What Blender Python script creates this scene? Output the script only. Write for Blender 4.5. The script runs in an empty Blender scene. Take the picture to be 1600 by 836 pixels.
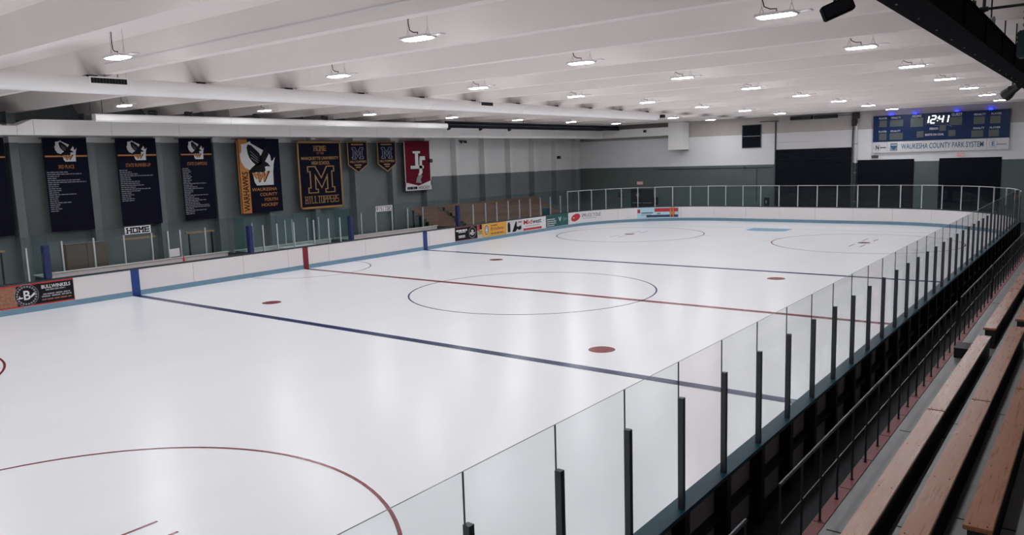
import bpy, bmesh, math, random
from mathutils import Matrix, Vector
random.seed(7)
S = bpy.context.scene
C = S.collection
# ------------------------------------------------------------------ camera
CAM = Vector((16.849, -22.997, 4.813)); yaw, pitch, roll = 0.6575, -0.1372, -0.0312
fw = Vector((-math.sin(yaw)*math.cos(pitch), math.cos(yaw)*math.cos(pitch), math.sin(pitch)))
r0 = fw.cross(Vector((0, 0, 1))).normalized(); u0 = r0.cross(fw)
rr = math.cos(roll)*r0 + math.sin(roll)*u0; uu = -math.sin(roll)*r0 + math.cos(roll)*u0
cam = bpy.data.cameras.new('camera'); cam.sensor_width = 36; cam.lens = 36*1209.9/1600
cam.clip_start = 0.05; cam.clip_end = 300
co = bpy.data.objects.new('camera', cam); C.objects.link(co); S.camera = co
m = Matrix.Identity(4)
for i in range(3):
    m[i][0], m[i][1], m[i][2], m[i][3] = rr[i], uu[i], -fw[i], CAM[i]
co.matrix_world = m
# ------------------------------------------------------------------ world, exposure
w = bpy.data.worlds.new('world'); S.world = w; w.use_nodes = True
w.node_tree.nodes['Background'].inputs[0].default_value = (0.5, 0.52, 0.56, 1)
w.node_tree.nodes['Background'].inputs[1].default_value = 0.02
S.view_settings.view_transform = 'Standard'; S.view_settings.look = 'None'
S.view_settings.gamma = 1; S.view_settings.use_curve_mapping = False
S.view_settings.exposure = 0.0
LAMP = 108.0          # strength of the lamps' diffusers
# ------------------------------------------------------------------ materials
MATS = {}
def srgb(c):
    return tuple(((x/255)/12.92 if x/255 <= .04045 else ((x/255+.055)/1.055)**2.4) for x in c)
def mat(name, col, rough=.5, spec=.5, metal=0, noise=.08, scale=4, emit=0, bump=0, coat=0, lin=False):
    if name in MATS: return MATS[name]
    M = bpy.data.materials.new(name); M.use_nodes = True; MATS[name] = M
    nt = M.node_tree; b = nt.nodes['Principled BSDF']
    c = col if lin else srgb(col)
    b.inputs['Roughness'].default_value = rough; b.inputs['Specular IOR Level'].default_value = spec
    b.inputs['Metallic'].default_value = metal; b.inputs['Coat Weight'].default_value = coat
    tc = nt.nodes.new('ShaderNodeTexCoord'); nz = nt.nodes.new('ShaderNodeTexNoise')
    nz.inputs['Scale'].default_value = scale; nz.inputs['Detail'].default_value = 4
    nt.links.new(tc.outputs['Object'], nz.inputs['Vector'])
    mx = nt.nodes.new('ShaderNodeMix'); mx.data_type = 'RGBA'
    mx.inputs[6].default_value = (*[x*(1-noise) for x in c], 1); mx.inputs[7].default_value = (*[min(1, x*(1+noise)) for x in c], 1)
    nt.links.new(nz.outputs['Fac'], mx.inputs[0]); nt.links.new(mx.outputs[2], b.inputs['Base Color'])
    if bump:
        bp = nt.nodes.new('ShaderNodeBump'); bp.inputs['Strength'].default_value = bump; bp.inputs['Distance'].default_value = .02
        nt.links.new(nz.outputs['Fac'], bp.inputs['Height']); nt.links.new(bp.outputs[0], b.inputs['Normal'])
    if emit:
        b.inputs['Emission Color'].default_value = (*c, 1); b.inputs['Emission Strength'].default_value = emit
    return M
def node(nt, t, **k):
    n = nt.nodes.new(t)
    for a, v in k.items(): setattr(n, a, v)
    return n
def math_(nt, op, a, b=None, c=None):
    n = node(nt, 'ShaderNodeMath', operation=op)
    for i, v in enumerate((a, b, c)):
        if v is None: continue
        if isinstance(v, (int, float)): n.inputs[i].default_value = v
        else: nt.links.new(v, n.inputs[i])
    return n.outputs[0]
def mixc(nt, f, a, b):
    n = node(nt, 'ShaderNodeMix', data_type='RGBA')
    nt.links.new(f, n.inputs[0])
    for i, v in ((6, a), (7, b)):
        if isinstance(v, tuple): n.inputs[i].default_value = (*v, 1)
        else: nt.links.new(v, n.inputs[i])
    return n.outputs[2]
def glass(name, tint, refl=1.0):
    M = bpy.data.materials.new(name); M.use_nodes = True; MATS[name] = M
    nt = M.node_tree; nt.nodes.clear()
    out = node(nt, 'ShaderNodeOutputMaterial'); tr = node(nt, 'ShaderNodeBsdfTransparent'); gl = node(nt, 'ShaderNodeBsdfGlossy')
    tr.inputs[0].default_value = (*tint, 1); gl.inputs['Roughness'].default_value = .04
    lw = node(nt, 'ShaderNodeLayerWeight'); lw.inputs[0].default_value = .5
    f = math_(nt, 'MULTIPLY', math_(nt, 'MULTIPLY_ADD', math_(nt, 'POWER', lw.outputs['Facing'], 5.0), .8, .025), refl)
    mx = node(nt, 'ShaderNodeMixShader'); nt.links.new(f, mx.inputs[0]); nt.links.new(tr.outputs[0], mx.inputs[1]); nt.links.new(gl.outputs[0], mx.inputs[2])
    nt.links.new(mx.outputs[0], out.inputs[0]); return M
def ice_mat():
    M = mat('ice', (243, 245, 251), rough=.26, spec=.22, noise=.02, scale=.35)
    nt = M.node_tree; b = nt.nodes['Principled BSDF']; tc = node(nt, 'ShaderNodeTexCoord')
    mp = node(nt, 'ShaderNodeMapping'); mp.inputs['Scale'].default_value = (.5, .12, 1); mp.inputs['Rotation'].default_value = (0, 0, .5)
    nt.links.new(tc.outputs['Object'], mp.inputs[0])
    nz = node(nt, 'ShaderNodeTexNoise'); nz.inputs['Scale'].default_value = 1.2; nz.inputs['Detail'].default_value = 6
    nt.links.new(mp.outputs[0], nz.inputs['Vector'])
    c = mixc(nt, nz.outputs['Fac'], srgb((240, 242, 245)), srgb((248, 250, 253))); nt.links.new(c, b.inputs['Base Color'])
    b.inputs['Roughness'].default_value = .26
    return M
def wall_left_mat():
    M = mat('painted_block_left', (70, 78, 78), rough=.6, spec=.3)
    nt = M.node_tree; b = nt.nodes['Principled BSDF']
    g = node(nt, 'ShaderNodeNewGeometry'); sp = node(nt, 'ShaderNodeSeparateXYZ'); nt.links.new(g.outputs['Position'], sp.inputs[0])
    nz = node(nt, 'ShaderNodeTexNoise'); nz.inputs['Scale'].default_value = 1.5; nz.inputs['Detail'].default_value = 5
    nt.links.new(g.outputs['Position'], nz.inputs['Vector'])
    far = math_(nt, 'GREATER_THAN', sp.outputs['Y'], 15.2)
    lim = math_(nt, 'MULTIPLY_ADD', far, -2.3, 6.2)               # paint line: 6.2 m, then 3.9 m beyond the red banner
    wh = math_(nt, 'GREATER_THAN', sp.outputs['Z'], lim)
    lo = math_(nt, 'LESS_THAN', sp.outputs['Z'], 6.97)
    f = math_(nt, 'MULTIPLY', wh, lo)
    green = mixc(nt, nz.outputs['Fac'], srgb((114, 119, 122)), srgb((130, 135, 137)))
    white = mixc(nt, nz.outputs['Fac'], srgb((224, 222, 222)), srgb((236, 233, 233)))
    nt.links.new(mixc(nt, f, green, white), b.inputs['Base Color'])
    return M
def wall_far_mat():
    M = mat('painted_block_far', (70, 78, 78), rough=.6, spec=.3)
    nt = M.node_tree; b = nt.nodes['Principled BSDF']
    g = node(nt, 'ShaderNodeNewGeometry'); sp = node(nt, 'ShaderNodeSeparateXYZ'); nt.links.new(g.outputs['Position'], sp.inputs[0])
    nz = node(nt, 'ShaderNodeTexNoise'); nz.inputs['Scale'].default_value = 1.2; nz.inputs['Detail'].default_value = 6
    nt.links.new(g.outputs['Position'], nz.inputs['Vector'])
    f1 = math_(nt, 'GREATER_THAN', sp.outputs['Z'], 3.93); f2 = math_(nt, 'GREATER_THAN', sp.outputs['Z'], 6.2)
    green = mixc(nt, nz.outputs['Fac'], srgb((92, 103, 101)), srgb((108, 118, 115)))
    white = mixc(nt, nz.outputs['Fac'], srgb((236, 235, 236)), srgb((246, 244, 245)))
    beige = mixc(nt, nz.outputs['Fac'], srgb((176, 168, 163)), srgb((206, 197, 191)))
    c = mixc(nt, f2, mixc(nt, f1, green, white), beige)
    nt.links.new(c, b.inputs['Base Color'])
    br = node(nt, 'ShaderNodeTexBrick'); br.inputs['Scale'].default_value = 1; br.inputs['Brick Width'].default_value = .8; br.inputs['Row Height'].default_value = .4; br.inputs['Mortar Size'].default_value = .012
    cb = node(nt, 'ShaderNodeCombineXYZ'); nt.links.new(sp.outputs['X'], cb.inputs[0]); nt.links.new(sp.outputs['Z'], cb.inputs[1]); nt.links.new(cb.outputs[0], br.inputs['Vector'])
    bp = node(nt, 'ShaderNodeBump'); bp.invert = True; bp.inputs['Strength'].default_value = .25; bp.inputs['Distance'].default_value = .01
    nt.links.new(br.outputs['Fac'], bp.inputs['Height']); nt.links.new(bp.outputs[0], b.inputs['Normal'])
    return M
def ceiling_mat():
    """off-white paint with darker patches on the ribs above the long duct (at x = -4.6)"""
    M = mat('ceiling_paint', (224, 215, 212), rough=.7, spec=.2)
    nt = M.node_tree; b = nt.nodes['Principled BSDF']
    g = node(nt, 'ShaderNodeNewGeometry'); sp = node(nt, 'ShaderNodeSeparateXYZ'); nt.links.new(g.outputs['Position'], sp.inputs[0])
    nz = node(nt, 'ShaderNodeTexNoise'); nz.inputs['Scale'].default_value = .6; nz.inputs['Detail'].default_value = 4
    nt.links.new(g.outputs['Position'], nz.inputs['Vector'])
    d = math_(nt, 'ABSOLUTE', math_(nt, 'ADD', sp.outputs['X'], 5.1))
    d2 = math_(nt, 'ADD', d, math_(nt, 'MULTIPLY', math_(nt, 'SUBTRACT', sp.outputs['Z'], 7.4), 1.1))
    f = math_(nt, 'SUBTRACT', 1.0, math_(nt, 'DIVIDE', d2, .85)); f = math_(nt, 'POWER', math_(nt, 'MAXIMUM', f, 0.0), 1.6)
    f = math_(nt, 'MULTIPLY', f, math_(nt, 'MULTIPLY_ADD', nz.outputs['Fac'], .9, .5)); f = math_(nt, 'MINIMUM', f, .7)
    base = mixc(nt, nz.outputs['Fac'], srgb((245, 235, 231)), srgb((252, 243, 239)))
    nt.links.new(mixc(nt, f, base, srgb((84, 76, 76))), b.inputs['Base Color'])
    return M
def wood_mat(name, c1, c2, rough, axis='Y', spec=.5):
    M = mat(name, c1, rough=rough, spec=spec)
    nt = M.node_tree; b = nt.nodes['Principled BSDF']
    g = node(nt, 'ShaderNodeNewGeometry'); mp = node(nt, 'ShaderNodeMapping')
    mp.inputs['Scale'].default_value = {'Y': (14, .6, 14), 'X': (.6, 14, 14)}[axis]
    nt.links.new(g.outputs['Position'], mp.inputs[0])
    nz = node(nt, 'ShaderNodeTexNoise'); nz.inputs['Scale'].default_value = 2.2; nz.inputs['Detail'].default_value = 7; nz.inputs['Roughness'].default_value = .65
    nt.links.new(mp.outputs[0], nz.inputs['Vector'])
    nt.links.new(mixc(nt, nz.outputs['Fac'], srgb(c1), srgb(c2)), b.inputs['Base Color'])
    bp = node(nt, 'ShaderNodeBump'); bp.inputs['Strength'].default_value = .35; bp.inputs['Distance'].default_value = .004
    nt.links.new(nz.outputs['Fac'], bp.inputs['Height']); nt.links.new(bp.outputs[0], b.inputs['Normal'])
    r = math_(nt, 'MULTIPLY_ADD', nz.outputs['Fac'], .25, rough-.1); nt.links.new(r, b.inputs['Roughness'])
    return M
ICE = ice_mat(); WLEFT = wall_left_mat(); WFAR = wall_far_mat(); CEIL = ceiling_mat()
PLANK = wood_mat('bench_wood', (132, 82, 54), (180, 120, 84), .27)
OLDWOOD = wood_mat('old_bench_wood', (112, 82, 70), (150, 112, 96), .55)
CONC = mat('concrete', (126, 126, 128), rough=.38, spec=.5, noise=.3, scale=1.6, bump=.1)
DARKFLOOR = mat('dark_rubber_floor', (46, 48, 52), rough=.7, noise=.2)
BLUEL = mat('blue_line_paint', (20, 42, 90), rough=.25, spec=.25, noise=.1, scale=9)
REDL = mat('red_line_paint', (126, 22, 34), rough=.25, spec=.25, noise=.25, scale=6)
CIRC = mat('circle_paint', (36, 52, 92), rough=.25); REDC = mat('red_circle_paint', (118, 18, 40), rough=.25)
CREASE = mat('crease_paint', (120, 176, 214), rough=.25)
BOARD = mat('white_board_plastic', (232, 226, 226), rough=.35, noise=.04, scale=1.2)
BOARDBACK = mat('board_back', (150, 142, 146), rough=.6, noise=.15, scale=2)
KICK = mat('kick_blue', (112, 146, 166), rough=.35, noise=.16, scale=3)
CAPT = mat('teal_cap', (14, 62, 76), rough=.45, spec=.25, noise=.15, scale=2)
CAPD = mat('dark_cap', (44, 54, 58), rough=.4)
BLACK = mat('black_paint', (22, 22, 27), rough=.5, noise=.2); BLK2 = mat('black_curtain', (20, 23, 33), rough=.8, spec=.15, noise=.25, scale=1.5, bump=.3)
ALU = mat('aluminium', (196, 198, 202), rough=.38, metal=.6, noise=.05)
POST = mat('dark_post', (74, 78, 82), rough=.35, metal=.6); RAIL = mat('rail_steel', (90, 92, 98), rough=.32, metal=.85)
BLUEP = mat('blue_pad', (20, 34, 88), rough=.5); REDP = mat('red_pad', (126, 20, 42), rough=.5)
WHITE = mat('white_metal', (228, 224, 224), rough=.45, noise=.03); SILV = mat('galvanised', (150, 152, 154), rough=.4, metal=.7)
DUCT = mat('duct_white', (250, 247, 246), rough=.45, noise=.04, scale=1.5); EDGE = mat('glass_edge', (40, 52, 54), rough=.3)
EDGEL = mat('glass_edge_light', (96, 122, 122), rough=.3)
RSTRIPE = mat('red_floor_paint', (132, 62, 66), rough=.5, noise=.25, scale=3)
NAVY = mat('banner_navy', (22, 22, 40), rough=.85, spec=.15, noise=.15, scale=2); GOLD = mat('banner_gold', (182, 140, 94), rough=.8, spec=.15)
PALE = mat('print_white', (226, 224, 226), rough=.7, spec=.2); PGREY = mat('print_grey', (150, 152, 160), rough=.7, spec=.2)
ORANGE = mat('print_orange', (204, 136, 78), rough=.8, spec=.15); CRIMSON = mat('banner_crimson', (108, 22, 42), rough=.85, spec=.15, noise=.12, scale=3)
PBLK = mat('print_black', (24, 22, 26), rough=.7, spec=.2); PRED = mat('print_red', (190, 48, 52), rough=.6); PYEL = mat('print_yellow', (222, 164, 62), rough=.5, noise=.12, scale=3)
PTEAL = mat('print_teal', (24, 86, 84), rough=.5); PLBLUE = mat('print_light_blue', (180, 216, 232), rough=.5); PBLUE = mat('print_blue', (50, 98, 134), rough=.6)
PBROWN = mat('print_food', (150, 104, 80), rough=.6, noise=.7, scale=14); PGRN = mat('print_green', (90, 150, 96), rough=.6)
SBLUE = mat('scoreboard_blue', (22, 46, 90), rough=.35, spec=.2, noise=.2, scale=1); SGREY = mat('scoreboard_window', (84, 92, 88), rough=.3)
LED = mat('led_digits', (235, 240, 255), emit=1.6); BLED = mat('blue_led', (30, 40, 255), emit=6); LENS = mat('lamp_diffuser', (250, 252, 255), emit=LAMP)
SIGNRED = mat('exit_red', (226, 70, 92), emit=.5)
G_R = glass('rink_glass', (.95, .965, .965), .45); G_R2 = glass('rink_glass_rose', (.965, .95, .955), .45); G_L = glass('rink_glass_green', (.86, .93, .925), .6)
# ------------------------------------------------------------------ mesh helpers
def bm_box(bm, a, b, M=None):
    (x0, y0, z0), (x1, y1, z1) = a, b
    vs = [bm.verts.new((M @ Vector(p)) if M else p) for p in ((x0,y0,z0),(x1,y0,z0),(x1,y1,z0),(x0,y1,z0),(x0,y0,z1),(x1,y0,z1),(x1,y1,z1),(x0,y1,z1))]
    fs = []
    for f in ((3,2,1,0),(4,5,6,7),(0,1,5,4),(1,2,6,5),(2,3,7,6),(3,0,4,7)): fs.append(bm.faces.new([vs[i] for i in f]))
    return fs
def bm_prism(bm, pts, n0, n1):
    """polygon in the u,v plane, thickness n0..n1"""
    a = [bm.verts.new((p[0], p[1], n0)) for p in pts]; b = [bm.verts.new((p[0], p[1], n1)) for p in pts]
    area = sum(pts[i][0]*pts[(i+1) % len(pts)][1]-pts[(i+1) % len(pts)][0]*pts[i][1] for i in range(len(pts)))
    if area < 0: a.reverse(); b.reverse()
    n = len(a); bm.faces.new(b); bm.faces.new(a[::-1])
    for i in range(n): bm.faces.new((a[i], a[(i+1) % n], b[(i+1) % n], b[i]))
def bm_tube(bm, pts, r, seg=8, caps=True):
    pts = [Vector(p) for p in pts]; rings = []
    for i, p in enumerate(pts):
        t = (pts[min(i+1, len(pts)-1)]-pts[max(i-1, 0)]).normalized()
        ref = Vector((0, 0, 1)) if abs(t.z) < .9 else Vector((1, 0, 0))
        a = t.cross(ref).normalized(); b = t.cross(a)
        rad = r[i] if isinstance(r, (list, tuple)) else r
        rings.append([bm.verts.new(p+rad*(math.cos(2*math.pi*k/seg)*a+math.sin(2*math.pi*k/seg)*b)) for k in range(seg)])
    for i in range(len(rings)-1):
        for k in range(seg):
            bm.faces.new((rings[i][k], rings[i][(k+1) % seg], rings[i+1][(k+1) % seg], rings[i+1][k]))
    if caps: bm.faces.new(rings[0][::-1]); bm.faces.new(rings[-1])
def finish(bm, name, smooth=False):
    bmesh.ops.recalc_face_normals(bm, faces=bm.faces[:])
    me = bpy.data.meshes.new(name); bm.to_mesh(me); bm.free()
    if smooth:
        me.polygons.foreach_set('use_smooth', [True]*len(me.polygons))
        try: me.set_sharp_from_angle(angle=.7)
        except Exception: pass
    return me
def link(name, me, mats, parent=None, M=None):
    o = bpy.data.objects.new(name, me); C.objects.link(o)
    if me and not isinstance(me, str):
        if not me.materials:
            for q in (mats if isinstance(mats, (list, tuple)) else [mats]): me.materials.append(q)
    if parent: o.parent = parent
    if M is not None: o.matrix_local = M
    return o
def tag(o, label, cat, group=None):
    o['label'] = label; o['category'] = cat
    if group: o['group'] = group
    return o
def struct(o): o['kind'] = 'structure'; return o
def thing(name, label, cat, loc=(0, 0, 0), group=None, M=None):
    o = bpy.data.objects.new(name, None); C.objects.link(o); o.empty_display_size = .2
    if M is not None: o.matrix_world = M
    else: o.location = loc
    return tag(o, label, cat, group)
def box(name, a, b, mt, parent=None, bevel=0):
    bm = bmesh.new(); bm_box(bm, a, b)
    if bevel: bmesh.ops.bevel(bm, geom=bm.edges[:], offset=bevel, segments=2, affect='EDGES')
    return link(name, finish(bm, name), mt, parent)
def boxes(name, lst, mt, parent=None):
    bm = bmesh.new()
    for a, b in lst: bm_box(bm, a, b)
    return link(name, finish(bm, name), mt, parent)
def tube(name, pts, r, mt, parent=None, seg=8):
    bm = bmesh.new(); bm_tube(bm, pts, r, seg); return link(name, finish(bm, name, True), mt, parent)
def rect(u0, v0, u1, v1): return [(u0, v0), (u1, v0), (u1, v1), (u0, v1)]
def disc(cu, cv, ru, rv=None, n=24): rv = rv or ru; return [(cu+ru*math.cos(2*math.pi*k/n), cv+rv*math.sin(2*math.pi*k/n)) for k in range(n)]
def ring(name, cx, cy, ro, ri, z, mt, parent, a0=0, a1=2*math.pi, n=96):
    bm = bmesh.new(); L = []
    full = abs(a1-a0-2*math.pi) < 1e-6; N = n if full else n+1
    for k in range(N):
        a = a0+(a1-a0)*k/n
        L.append((bm.verts.new((cx+ro*math.cos(a), cy+ro*math.sin(a), z)), bm.verts.new((cx+ri*math.cos(a), cy+ri*math.sin(a), z))))
    for k in range(N if full else N-1):
        p, q = L[k], L[(k+1) % N]; bm.faces.new((p[0], q[0], q[1], p[1]))
    return link(name, finish(bm, name), mt, parent)
def flat(name, polys, mt, parent, n=.004, t=.002, smooth=False):
    """flat print: polygons in the parent's u,v plane, standing n proud"""
    bm = bmesh.new()
    for p in polys: bm_prism(bm, p, n-t, n)
    return link(name, finish(bm, name), mt, parent)
def text_polys_mesh(body, u0, v0, u1, v1, n, slant=0, bold=0, rot=False):
    cu = bpy.data.curves.new('t', 'FONT'); cu.body = body; cu.fill_mode = 'FRONT'; cu.resolution_u = 3; cu.offset = bold
    ob = bpy.data.objects.new('t', cu); C.objects.link(ob)
    dg = bpy.context.evaluated_depsgraph_get(); me = bpy.data.meshes.new_from_object(ob.evaluated_get(dg))
    bpy.data.objects.remove(ob); bpy.data.curves.remove(cu)
    xs = [v.co.x for v in me.vertices]; ys = [v.co.y for v in me.vertices]
    if not xs: return me
    ax, bx, ay, by = min(xs), max(xs), min(ys), max(ys)
    for v in me.vertices:
        p, q = (v.co.x-ax)/(bx-ax), (v.co.y-ay)/(by-ay)
        if rot: p, q = 1-q, p
        v.co = (u0+(u1-u0)*p+slant*(v1-v0)*q, v0+(v1-v0)*q, n)
    me.materials.clear(); return me
def text(name, body, u0, v0, u1, v1, mt, parent, n=.006, **k):
    return link(name, text_polys_mesh(body, u0, v0, u1, v1, n, **k), mt, parent)
# slab-serif block letters, strokes on a 0..1 grid
GL = {'H': ['00-01', '10-11', '0m-1m'], 'I': ['c0-c1'], 'L': ['00-01', '00-10'], 'T': ['01-11', 'c0-c1'], 'E': ['00-01', '00-10', '01-11', '0m-1m'],
      'O': ['00-01', '01-11', '11-10', '10-00'], 'P': ['00-01', '01-11', '11-1m', '1m-0m'], 'R': ['00-01', '01-11', '11-1m', '1m-0m', 'cm-10'],
      'S': ['00-10', '10-1m', '1m-0m', '0m-01', '01-11'], 'M': ['00-01', '10-11', '01-cm', 'cm-11'], 'V': ['01-c0', 'c0-11'], 'A': ['00-c1', 'c1-10', '0m-1m'],
      'N': ['00-01', '01-10', '10-11'], 'B': ['00-01', '01-11', '11-10', '10-00', '0m-1m'], 'F': ['00-01', '01-11', '0m-1m']}
SERIF = {'H': ['00', '01', '10', '11'], 'I': ['c0', 'c1'], 'L': ['01'], 'T': ['c0'], 'P': ['00'], 'R': ['00', '10'], 'M': ['00', '01', '10', '11'], 'V': ['01', '11'], 'N': ['00', '11'], 'F': ['00'], 'A': ['00', '10']}
def block_text(name, body, u0, v0, u1, v1, mt, parent, n=.006, th=.2, gap=.28, slope=0):
    bm = bmesh.new(); cw = (u1-u0)/(len(body)+gap*(len(body)-1)); h = v1-v0
    val = {'0': 0, '1': 1, 'c': .5, 'm': .5}
    for i, ch in enumerate(body):
        if ch == ' ': continue
        x0 = u0+i*cw*(1+gap); w_ = cw*.5 if ch == 'I' else cw; x0 += (cw-w_)/2
        T = th*cw
        def P(c): return Vector((x0+T/2+(w_-T)*val[c[0]], v0+T/2+(h-T)*val[c[1]]+slope*(x0-u0)))
        for s in GL[ch]:
            a, b = s.split('-'); a, b = P(a), P(b); d = (b-a).normalized(); e = Vector((-d.y, d.x))*T/2; a -= d*T/2; b += d*T/2
            bm_prism(bm, [a-e, b-e, b+e, a+e], n-.001, n)
        for s in SERIF.get(ch, []):
            c = P(s); bm_prism(bm, rect(c.x-T, c.y-T*.35-.15*T, c.x+T, c.y+T*.35+.15*T), n-.001, n+.0005)
    return link(name, finish(bm, name), mt, parent)
def frame(o, u, v, n):
    M = Matrix.Identity(4)
    for i in range(3): M[i][0], M[i][1], M[i][2], M[i][3] = u[i], v[i], n[i], o[i]
    return M
def onleft(y, z, x): return frame((x, y, z), (0, 1, 0), (0, 0, 1), (1, 0, 0))     # faces +x
def onfar(x, z, y): return frame((x, y, z), (1, 0, 0), (0, 0, 1), (0, -1, 0))      # faces -y
# ------------------------------------------------------------------ the setting
W, YE, RC = 13.3, 31.0, 8.2
XL, XR, YF, YN, ZC = -20.0, 21.5, 35.0, -33.0, 8.05
fl = struct(box('floor', (XL-.3, YN-.3, -.35), (XR+.3, YF+.3, -.04), DARKFLOOR))
def rink_path(y0, y1, side): pass
ice_pts = []
for cx, cy, a in ((W-RC, YE-RC, 0), (-W+RC, YE-RC, 90), (-W+RC, -YE+RC, 180), (W-RC, -YE+RC, 270)):
    for k in range(13): t = math.radians(a+90*k/12); ice_pts.append((cx+(RC+.06)*math.cos(t), cy+(RC+.06)*math.sin(t)))
bm = bmesh.new(); bm_prism(bm, ice_pts, -.04, 0); ice = struct(link('ice_sheet', finish(bm, 'ice_sheet'), ICE))
Z1 = .003
BL, DX, EY, DY = 8.19, 6.9, 19.95, 6.5
def icerect(name, x0, y0, x1, y1, mt, z=Z1):
    bm = bmesh.new(); bm.faces.new([bm.verts.new(p) for p in ((x0,y0,z),(x1,y0,z),(x1,y1,z),(x0,y1,z))]); return link(name, finish(bm, name), mt, ice)
for s in (-1, 1): icerect('blue_line', -W, s*BL-.15, W, s*BL+.15, BLUEL)
icerect('red_line', -W, -.14, W, .14, REDL)
GY = 26.2
for s in (-1, 1): icerect('goal_line', -W+1.5, s*GY-.03, W-1.5, s*GY+.03, mat('goal_line_paint', (196, 120, 124), rough=.25))
ring('faceoff_circle', 0, 0, 4.6, 4.54, Z1, CIRC, ice)
ring('faceoff_dot', 0, 0, .16, .001, .005, BLUEL, ice, n=20)
for sx in (-1, 1):
    for sy in (-1, 1):
        ring('faceoff_circle', sx*DX, sy*EY, 4.6, 4.54, Z1, REDC, ice)
        ring('faceoff_dot', sx*DX, sy*EY, .32, .001, Z1, REDC, ice, n=24)
        ring('faceoff_dot', sx*DX, sy*DY, .34, .001, Z1, REDL, ice, n=24)
        for hx in (-.27, .27):
            for hy in (-1, 1):
                x = sx*DX+hx; y = sy*EY+hy*.8
                icerect('hash_mark', x-.025, min(y, y+hy*1.15), x+.025, max(y, y+hy*1.15), REDC)
        for hx in (-1, 1):
            for hy in (-.8, .8): icerect('hash_mark', min(sx*DX+hx*4.55, sx*DX+hx*5.1), sy*EY+hy-.02, max(sx*DX+hx*4.55, sx*DX+hx*5.1), sy*EY+hy+.02, REDC)
for s in (-1, 1):
    bm = bmesh.new(); pts = [(-1.25, s*GY), (-1.25, s*(GY-1.35))]+[(1.25*math.sin(t)*1.0, s*(GY-1.35-.5*math.cos(t))) for t in [(-math.pi/2)+math.pi*k/12 for k in range(1, 12)]]+[(1.25, s*(GY-1.35)), (1.25, s*GY)]
    f = bm.faces.new([bm.verts.new((p[0], p[1], Z1)) for p in pts]); me = finish(bm, 'goal_crease')
    o = link('goal_crease', me, CREASE, ice)
ring('referee_crease', -W, 0, 3.05, 3.0, Z1, REDC, ice, -math.pi/2, math.pi/2, 48)
# ceiling: slab with deep cross ribs
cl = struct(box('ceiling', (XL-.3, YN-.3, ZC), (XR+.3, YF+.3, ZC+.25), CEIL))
RIBY = [-9.65+3.1*k for k in range(-7, 15)]
def rib_mesh():
    bm = bmesh.new(); prof = [(-.46, ZC), (-.18, 7.5), (-.14, 7.43), (-.13, 7.40), (.13, 7.40), (.14, 7.43), (.18, 7.5), (.46, ZC)]
    a = [bm.verts.new((XL, p[0], p[1])) for p in prof]; b = [bm.verts.new((XR, p[0], p[1])) for p in prof]
    for i in range(8): bm.faces.new((a[i], a[(i+1) % 8], b[(i+1) % 8], b[i]))
    bm.faces.new(a[::-1]); bm.faces.new(b); return finish(bm, 'ceiling_rib')
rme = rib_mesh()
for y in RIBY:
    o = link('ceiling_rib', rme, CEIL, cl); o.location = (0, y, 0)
tube('conduit', [(-4, -12.99, 7.62), (XR, -12.99, 7.62)], .02, WHITE, cl, 8)
# left wall with vertical ribs and bay panels
wl = struct(box('wall_left', (XL-.3, YN-.3, -.04), (XL, YF+.3, ZC), WLEFT))
bm = bmesh.new(); bm_box(bm, (XL, -.17, -.04), (XL+.5, .17, ZC)); wrme = finish(bm, 'wall_rib')
bm = bmesh.new(); bm_box(bm, (XL, .34, -.04), (XL+.05, 2.74, 6.05)); wpme = finish(bm, 'wall_panel')
for y in RIBY[2:]:
    o = link('wall_rib', wrme, WLEFT, wl); o.location = (0, y, 0)
    if y < 31.5: o = link('wall_panel', wpme, WLEFT, wl); o.location = (0, y, 0)
box('wall_beam', (XL, YN, 7.02), (XL+.42, 14, 7.12), mat('dark_beam', (52, 60, 62), rough=.6), wl)
wf = struct(box('wall_far', (XL-.3, YF, -.04), (XR+.3, YF+.3, ZC), WFAR))
GREYW = mat('block_grey', (196, 196, 196), rough=.7)
struct(box('wall_right', (XR, YN-.3, -.04), (XR+.3, YF+.3, ZC), GREYW))
struct(box('wall_near', (XL-.3, YN-.3, -.04), (XR+.3, YN, ZC), GREYW))
# ------------------------------------------------------------------ rink boards: sweeps along the edge
def edge(s0, s1, step=.4):
    """points (x,y,nx,ny) along the rink edge; s measured from (-W,-30) going up the left side, round the far end, down the right side"""
    L1 = YE-RC+30; A = math.pi/2*RC; L2 = 2*(W-RC)
    def at(s):
        if s < L1: return (-W, -30+s, -1, 0)
        s2 = s-L1
        if s2 < A: t = math.pi-s2/RC; return (-W+RC+RC*math.cos(t), YE-RC+RC*math.sin(t), math.cos(t), math.sin(t))
        s2 -= A
        if s2 < L2: return (-W+RC+s2, YE, 0, 1)
        s2 -= L2
        if s2 < A: t = math.pi/2-s2/RC; return (W-RC+RC*math.cos(t), YE-RC+RC*math.sin(t), math.cos(t), math.sin(t))
        s2 -= A
        return (W, YE-RC-s2, 1, 0)
    n = 1
    if s1 > L1 and s0 < L1+2*A+L2: n = max(1, int(math.ceil((s1-s0)/step)))
    return [at(s0+(s1-s0)*k/n) for k in range(n+1)]
L1 = YE-RC+30; AR = math.pi/2*RC; L2 = 2*(W-RC); SR = L1+2*AR+L2        # SR: start of the right straight
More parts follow.
